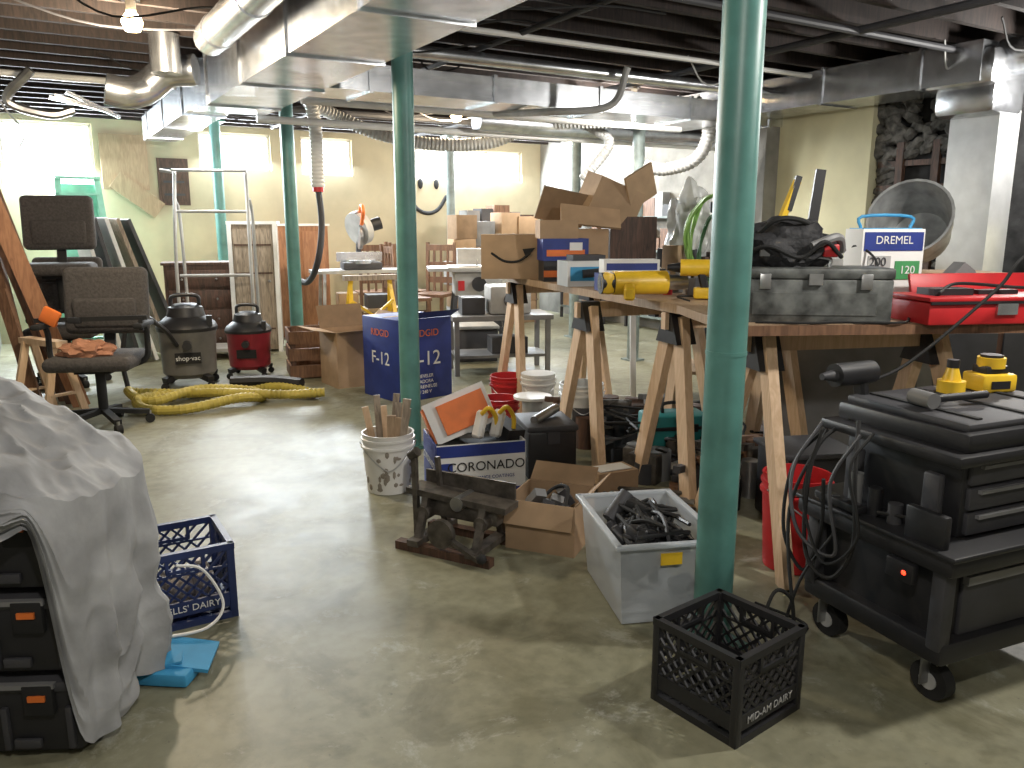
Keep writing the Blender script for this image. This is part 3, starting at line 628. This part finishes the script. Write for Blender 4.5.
# ---------------- under-table & floor items ---------------
def bucket(name,loc,m,h=.37,r=.155,handle=True):
    b=B(name); b.lathe([(0,.004),(r*.86,.004),(r*.87,.02),(r,h-.09),(r+.012,h-.088),(r+.012,h-.075),(r,h-.07),(r,h-.045),(r+.01,h-.042),(r+.01,h-.03),(r,h-.028),(r+.006,h),(r-.006,h),(r*.84,.02),(0,.02)],m)
    if handle: b.tube([(r+.015,0,h-.06),(r*.75,-.1*1.2,h-.12),(0,-r-.03,h-.2),(-r*.75,-.12,h-.12),(-r-.015,0,h-.06)],.004,steel,seg=5)
    return b,loc
b,l=bucket('paint_bucket_of_stakes',(-.76,4.74,0),white)
b.cyl((0,0,.2),(0,0,.25),.14,mat('grime',(.25,.22,.18),.9))
random.seed(4)
for k in range(13):
    a=random.random()*6.28; b.bar((math.cos(a)*.06,math.sin(a)*.06,.1),(math.cos(a)*.13+random.uniform(-.04,.04),math.sin(a)*.11,.44+random.random()*.17),.04,.015,random.choice([pine,oldwood,ply]))
for k in range(26):
    a=random.uniform(-2.8,-.3); z=random.uniform(.03,.26); rr=.155*(.87+.13*z/.28); b.sph((math.cos(a)*rr,math.sin(a)*rr,z),(.004,random.uniform(.008,.02),random.uniform(.008,.03)),MC['grime'],rot=(0,0,a),sub=1)
b.done(l,D(10))
b,l=bucket('white_bucket',(.52,5.85,0),white,.45,.16); b.box((0,-.15,.2),(.16,.03,.18),dgrey,bev=.01); b.done(l)
b,l=bucket('white_bucket',(.22,6.6,0),white,.38,.14); b.cyl((0,0,.37),(0,0,.385),.145,paper); b.done(l)
b,l=bucket('red_bucket',(1.35,3.62,0),red,.46,.155); b.done(l,D(20))
b,l=bucket('red_bucket',(-.03,6.95,0),red,.3,.16); b.done(l)
b,l=bucket('red_bucket',(-.1,6.3,0),red,.24,.15); b.done(l)
b=B('cable_reel'); b.cyl((0,0,.28),(0,0,.30),.15,white); b.cyl((0,0,.03),(0,0,.28),.08,lgrey); b.cyl((0,0,.0),(0,0,.03),.15,white); b.done((.16,6.1,0))
b=B('carton_of_painting_supplies')
w,d,h=.54,.42,.34
for s in(-1,1): b.box((s*w/2,0,h/2),(.008,d,h),paper if s>0 else boxblue); b.box((0,s*d/2,h/2),(w,.008,h),paper)
b.box((0,0,.01),(w,d,.01),card); b.box((0,-.215,.30),(w,.004,.07),boxblue); b.box((0,-.215,.03),(w,.004,.05),boxblue); b.box((-.273,0,.2),(.004,d,.2),boxblue); b.box((-.21,-.216,.17),(.07,.004,.12),boxblue); b.box((0,0,.2),(.48,.38,.2),blackm)
b.box((-.07,.07,.46),(.40,.12,.26),paper,rot=(D(-18),D(-20),0)); b.box((-.05,.05,.47),(.3,.13,.19),orange,rot=(D(-18),D(-20),0)); b.box((-.24,.09,.38),(.05,.14,.24),orange,rot=(D(-18),D(-20),0))
for x in(.0,.11):
    b.bar((x,-.10,.34),(x+.05,-.06,.50),.07,.06,white,.015); b.tube([(x+.03,-.10,.49),(x+.07,-.13,.53),(x+.12,-.10,.46),(x+.12,-.10,.36)],.014,yellow)
b.box((.2,.02,.36),(.12,.3,.1),black,rot=(.2,.1,.3)); 
o=b.done((-.24,4.78,0),D(16)); text(o,'CORONADO',(.03,-.22,.2),.08,blackm); text(o,'MAINTENANCE COATINGS',(.03,-.22,.13),.028,boxblue); text(o,'PRIMER',(.1,-.22,.08),.035,dgrey)
text(o,'CORONADO',(-.278,0,.2),.06,paper,rot=(D(90),0,D(-90)))
b=B('black_storage_case'); b.box((0,0,.16),(.32,.4,.32),black,bev=.02); b.box((0,0,.335),(.34,.42,.04),dgrey,bev=.015); b.box((0,-.21,.28),(.08,.02,.08),dgrey); b.cyl((-.1,-.1,.37),(.1,.1,.4),.03,steel); b.done((.22,5.12,0),D(12))
open_box('open_cardboard_box',(.20,3.92,0),D(-22),.36,.34,.26,card,cardd,.6,(-70,40,-70,45))
b=B('box_contents'); random.seed(8)
for k in range(12): b.box((random.uniform(-.1,.1),random.uniform(-.1,.1),.06+.02*k),(.12,.07,.05),random.choice([lblue,dgrey,grey,black]),rot=(random.random(),random.random(),random.random()*3))
b.tube([(-.1,-.1,.2),(0,.05,.3),(.1,0,.33),(.12,-.1,.25)],.01,cable)
b.done((.20,3.92,.0),D(-22),.9)
b=B('cast_metal_jointer')
b.box((0,-.14,.02),(.52,.05,.04),dkwood); b.box((0,.14,.02),(.52,.05,.04),dkwood)
for x in(-.15,.17):
    b.box((x,0,.05),(.06,.36,.03),iron)
    for s in(-1,1): b.bar((x,s*.13,.05),(x,s*.05,.24),.035,.03,iron)
    b.cyl((x,-.09,.17),(x,.09,.17),.035,iron)
b.box((-.12,0,.26),(.28,.13,.03),iron,rot=(0,D(2),0)); b.box((.16,0,.25),(.26,.13,.03),iron,rot=(0,D(2),0)); b.box((.02,.075,.30),(.5,.015,.08),iron)
b.box((.02,0,.19),(.42,.07,.08),iron,bev=.01); b.cyl((.03,-.07,.24),(.03,.07,.24),.035,steel)
b.bar((-.2,-.06,.05),(-.21,-.06,.46),.025,.025,iron); b.cyl((-.23,-.06,.44),(-.19,-.06,.47),.025,iron); b.bar((-.13,.05,.2),(-.15,.05,.42),.02,.025,iron); b.cyl((.0,-.17,.12),(.0,-.14,.12),.07,iron,seg=16); b.bar((.05,-.16,.1),(.22,-.18,.04),.03,.02,iron); b.sph((.23,-.18,.05),.025,blackm)
b.done((-.27,3.84,0),D(-28),1.05)
ct=mat('clear_tote_plastic',(.58,.62,.66),.3,var=.05,alpha=.6)
b=B('clear_storage_tote')
w,d,h=.42,.60,.36
for s in(-1,1):
    b.poly([(s*w*.44,-d*.44,.01),(s*w*.44,d*.44,.01),(s*w*.5,d*.5,h),(s*w*.5,-d*.5,h)],[(0,1,2,3)],ct)
    b.poly([(-w*.44,s*d*.44,.01),(w*.44,s*d*.44,.01),(w*.5,s*d*.5,h),(-w*.5,s*d*.5,h)],[(0,1,2,3)],ct)
    b.box((s*w*.52,0,h),(.03,d+.05,.018),ct,bev=.005); b.box((0,s*d*.52,h),(w+.05,.03,.018),ct,bev=.005)
b.box((0,0,.012),(w*.88,d*.88,.008),ct); b.box((-.0,-d*.5-.012,h-.06),(.09,.004,.05),yellow)
b.done((.585,3.31,0),D(10))
b=B('tangled_black_tools'); random.seed(14)
for k in range(46):
    x,y=random.uniform(-.12,.12),random.uniform(-.19,.19); z=random.uniform(.06,.30); a=random.random()*6.28; L=random.uniform(.04,.09)
    dx,dy=L*math.cos(a),L*math.sin(a)
    if abs(x+dx)>.17: dx=-dx
    if abs(y+dy)>.25: dy=-dy
    b.bar((x,y,z),(x+dx,y+dy,z+random.uniform(-.02,.06)),random.uniform(.03,.06),random.uniform(.03,.07),random.choice([black,dgrey,blackm,black]),.008)
for k in range(16):
    b.tube([(random.uniform(-.15,.15),random.uniform(-.23,.23),random.uniform(.25,.36)) for _ in range(6)],.009,random.choice([blackm,black,dgrey]),seg=6,n=6)
b.box((-.02,-.12,.30),(.2,.12,.05),black,rot=(.3,.25,.5),bev=.012); b.box((.05,.1,.32),(.22,.1,.05),blackm,rot=(-.2,.3,-.6),bev=.012); b.cyl((-.12,.15,.28),(-.02,.2,.38),.035,dgrey)
b.done((.585,3.31,.02),D(10))
b=B('teal_tool_case'); b.box((0,0,.19),(.42,.25,.38),teal,bev=.02); b.box((0,-.13,.3),(.42,.02,.02),black); b.tube([(-.08,0,.38),(-.07,0,.44),(.07,0,.44),(.08,0,.38)],.012,black); b.box((.1,-.13,.3),(.04,.02,.05),black); b.done((1.08,5.2,0),D(10))
b=B('under_table_clutter'); random.seed(41)
for k in range(95):
    x=random.uniform(-.35,.75); y=random.uniform(-.6,1.3); h=random.uniform(.06,.3)
    mm=random.choice([black,dgrey,iron,blackm,grey,brown,dkwood,steel,dkwood,iron])
    if k%3==0: b.cyl((x,y,0),(x,y,h),random.uniform(.04,.09),mm)
    elif k%3==1: b.box((x,y,h/2),(random.uniform(.1,.3),random.uniform(.08,.2),h),mm,rot=(0,0,random.random()*3),bev=.008)
    else: b.bar((x-.2,y-.1,.03+h),(x+.2,y+.15,.06+h*.6),.04,.04,mm); b.box((x,y,h/2),(.16,.12,h),mm,bev=.01)
for k in range(8): b.tube([(random.uniform(-.4,.6),random.uniform(-.6,1.1),random.uniform(.05,.35)) for _ in range(5)],.009,cable,seg=6)
b.done((1.15,5.0,0),D(21))
b=B('pipe_clamps'); 
for k in range(6): b.cyl((-.3,k*.045,.03+.01*(k%2)),(.38,k*.05-.1,.05+.03*(k%3)),.013,[steel,iron][k%2],seg=8)
b.box((.3,0,.06),(.06,.14,.1),iron,bev=.01); b.box((-.25,.1,.05),(.06,.1,.09),iron,bev=.01); b.done((.66,4.35,0),D(-25))
b=B('folded_carton'); b.box((0,0,.08),(.28,.18,.16),card); b.box((0,0,.164),(.22,.12,.004),paper); b.done((.60,4.66,0),D(25))
b=B('white_sash_frame')
for s in(-1,1): b.box((s*.2,0,.45),(.05,.04,.9),white); b.box((0,0,.45+s*.42),(.4,.04,.05),white)
b.done((.92,7.2,0),D(5),rx=D(-8))
b=B('leaning_grey_boards')
for k in range(3): b.box((k*.12,.05*k,.45),(.9,.025,.9),[grey,lgrey,grey][k],rot=(D(-14),0,.05*k))
b.done((2.0,4.75,0),D(-5))
b=B('dark_storage_cabinet'); b.box((0,0,.45),(1.6,.5,.9),dkwood,bev=.01); 
for k in range(3): b.box((-.53+k*.53,-.26,.45),(.48,.02,.8),dgrey,bev=.006)
b.done((3.2,5.9,0),D(5))
b=B('black_tote'); b.box((0,0,.2),(.4,.35,.4),black,bev=.02); b.box((0,0,.41),(.44,.39,.03),dgrey,bev=.01); b.done((1.62,4.25,0),D(10))

# ---------------- tool cart ----------------
b=B('rolling_tool_cart')
W_,D_=.72,.56
for sx in(-1,1):
    for sy in(-1,1):
        x,y=sx*(W_/2-.07),sy*(D_/2-.07)
        b.cyl((x-.02,y,.065),(x+.02,y,.065),.065,blackm,seg=24); b.cyl((x-.024,y,.065),(x+.024,y,.065),.03,lgrey); b.bar((x-.032,y,.06),(x-.032,y,.16),.05,.006,steel); b.bar((x+.032,y,.06),(x+.032,y,.16),.05,.006,steel); b.box((x,y,.16),(.09,.09,.02),steel)
b.box((0,0,.20),(W_,D_,.08),black,bev=.015)
b.box((0,0,.36),(W_-.08,D_-.08,.28),black,bev=.012)
for x in(-.34,.34):
    for y in(-.25,.25): b.box((x,y,.36),(.05,.05,.3),dgrey,bev=.01)
b.box((.02,-.245,.36),(.56,.02,.24),dgrey,bev=.008); b.box((.02,-.26,.44),(.56,.02,.03),grey)
b.box((0,0,.52),(W_+.06,D_+.06,.07),black,bev=.02); b.box((-.0,0,.56),(W_+.09,D_+.09,.02),black,bev=.008)
b.box((.03,0,.70),(W_-.12,D_-.12,.26),black,bev=.012)
for k in range(3):
    b.box((.03,-.225,.62+k*.085),(.56,.02,.075),dgrey,bev=.005); b.box((.03,-.24,.645+k*.085),(.5,.015,.012),grey)
for y in(-.15,.15): b.box((-.30,y,.68),(.03,.06,.2),dgrey,bev=.01)
b.box((0,0,.85),(W_-.02,D_-.02,.04),black,bev=.012)
b.box((.02,0,.90),(W_-.08,D_-.06,.07),black,bev=.02); b.box((.02,0,.945),(W_-.12,D_-.10,.03),dgrey,bev=.012); 
for x in(-.2,.0,.2): b.box((x,0,.962),(.02,D_-.16,.008),blackm)
b.box((-.37,-.2,.62),(.03,.14,.12),black,bev=.01)
b.sph((-.395,-.16,.45),.010,mat('red_led',(1,.03,.01),.3,emit=6))
b.box((-.385,-.14,.45),(.03,.1,.07),black,bev=.008)
for k in range(3): b.cyl((-.33,-.05+k*.08,.57),(-.33,-.05+k*.08,.64+.03*k),.022,[dgrey,black,grey][k])
cart=b.done((1.67,2.87,0),D(23),(1.13,1.13,1.02))
b=B('battery_charger'); b.box((0,0,.035),(.15,.12,.07),yellow,bev=.012); b.box((0,0,.08),(.1,.08,.04),black,bev=.008); b.box((0,-.062,.03),(.08,.004,.03),black); b.cyl((.0,0,.09),(0,0,.13),.05,yellow); b.cyl((0,0,.125),(0,0,.14),.04,black); b.done((1.86,3.06,.98),D(10))
b=B('cordless_drill_battery'); b.cyl((0,0,0),(0,0,.05),.05,yellow); b.cyl((0,0,.05),(0,0,.1),.035,yellow,r1=.02); b.cyl((0,0,.1),(0,0,.13),.022,black); b.done((1.68,3.0,.98))
b=B('cordless_drill'); b.cyl((-.08,0,.17),(.1,0,.17),.042,black); b.cyl((.1,0,.17),(.16,0,.17),.022,dgrey,r1=.012); b.bar((-.03,0,.15),(-.05,0,.04),.04,.05,black,.01); b.box((-.05,0,.03),(.12,.08,.06),black,bev=.01); b.box((0,-.04,.17),(.05,.005,.02),yellow); b.done((1.30,2.98,.882),D(205),1.05)
b=B('rubber_mallet'); b.cyl((-.13,0,.03),(.13,0,.035),.014,black); b.cyl((-.14,-.05,.035),(-.14,.05,.035),.028,grey); b.done((1.58,2.78,.98),D(15))
b=B('power_cables')
b.tube([(2.6,3.4,1.75),(2.12,3.3,1.51),(2.0,3.3,1.36),(1.77,3.28,1.15),(1.6,3.25,1.03),(1.42,3.15,.985),(1.35,3.0,.985)],.007,cable,seg=6)
b.tube([(1.3,2.95,.9),(1.15,2.9,.8),(1.10,2.85,.6),(1.10,2.8,.4),(1.16,2.72,.35),(1.2,2.65,.5),(1.2,2.68,.75),(1.25,2.8,.92)],.008,cable,seg=6)
b.tube([(1.24,2.75,.88),(1.14,2.74,.7),(1.16,2.7,.45),(1.06,2.8,.5),(1.06,2.9,.7),(1.18,2.95,.88)],.007,dgrey,seg=6)
b.tube([(1.26,2.7,.9),(1.17,2.66,.78),(1.2,2.62,.55),(1.12,2.7,.42),(1.09,2.85,.62),(1.16,2.9,.86)],.006,cable,seg=6)
b.tube([(1.22,2.98,.86),(1.10,3.0,.7),(1.06,2.95,.45),(1.13,2.9,.3),(1.16,2.84,.5),(1.14,2.8,.7)],.007,cable,seg=6)
b.tube([(1.2,2.95,.85),(1.06,2.9,.55),(1.03,2.7,.2),(1.0,2.66,.3),(.93,2.64,.33),(.86,2.6,.15),(.78,2.55,.03)],.007,cable,seg=6)
b.tube([(1.2,2.8,.5),(1.08,2.8,.3),(1.0,2.75,.05),(1.05,2.85,.012),(1.2,3.0,.012),(1.05,3.2,.012)],.006,cable,seg=6)
b.tube([(1.3,2.7,.61),(1.45,2.55,.63),(1.6,2.6,.62)],.006,cable,seg=6)
b.done()
b=B('tabletop_cords')
b.tube([(1.1,3.6,1.18),(1.3,3.56,1.18),(1.5,3.6,1.18),(1.75,3.58,1.18),(1.85,3.75,1.19),(1.8,3.95,1.18)],.006,cable,seg=6)
b.tube([(1.02,4.6,1.18),(.98,4.75,1.19),(1.1,4.9,1.18),(1.25,4.75,1.18),(1.2,4.6,1.18)],.006,cable,seg=6)
b.tube([(1.72,3.75,1.3),(1.75,3.9,1.45),(1.7,4.05,1.5),(1.8,4.2,1.3)],.006,cable,seg=6)
b.done()
b=B('power_strip'); b.box((0,0,0),(.05,.22,.03),black,bev=.006); 
for k in range(4): b.cyl((0,-.08+k*.05,.015),(0,-.08+k*.05,.018),.015,dgrey)
b.done((1.22,2.83,.605),D(20))

# ---------- camera ----------
cam=bpy.data.cameras.new('camera'); cam.sensor_width=36; cam.lens=28.125; cam.clip_start=.05
co=bpy.data.objects.new('camera',cam); col.objects.link(co); co.location=(0,0,1.62); co.rotation_euler=(D(90-11.4),0,0); sc.camera=co
w=bpy.data.worlds.new('world'); sc.world=w; w.use_nodes=True
w.node_tree.nodes['Background'].inputs[0].default_value=(.7,.8,1,1); w.node_tree.nodes['Background'].inputs[1].default_value=.5
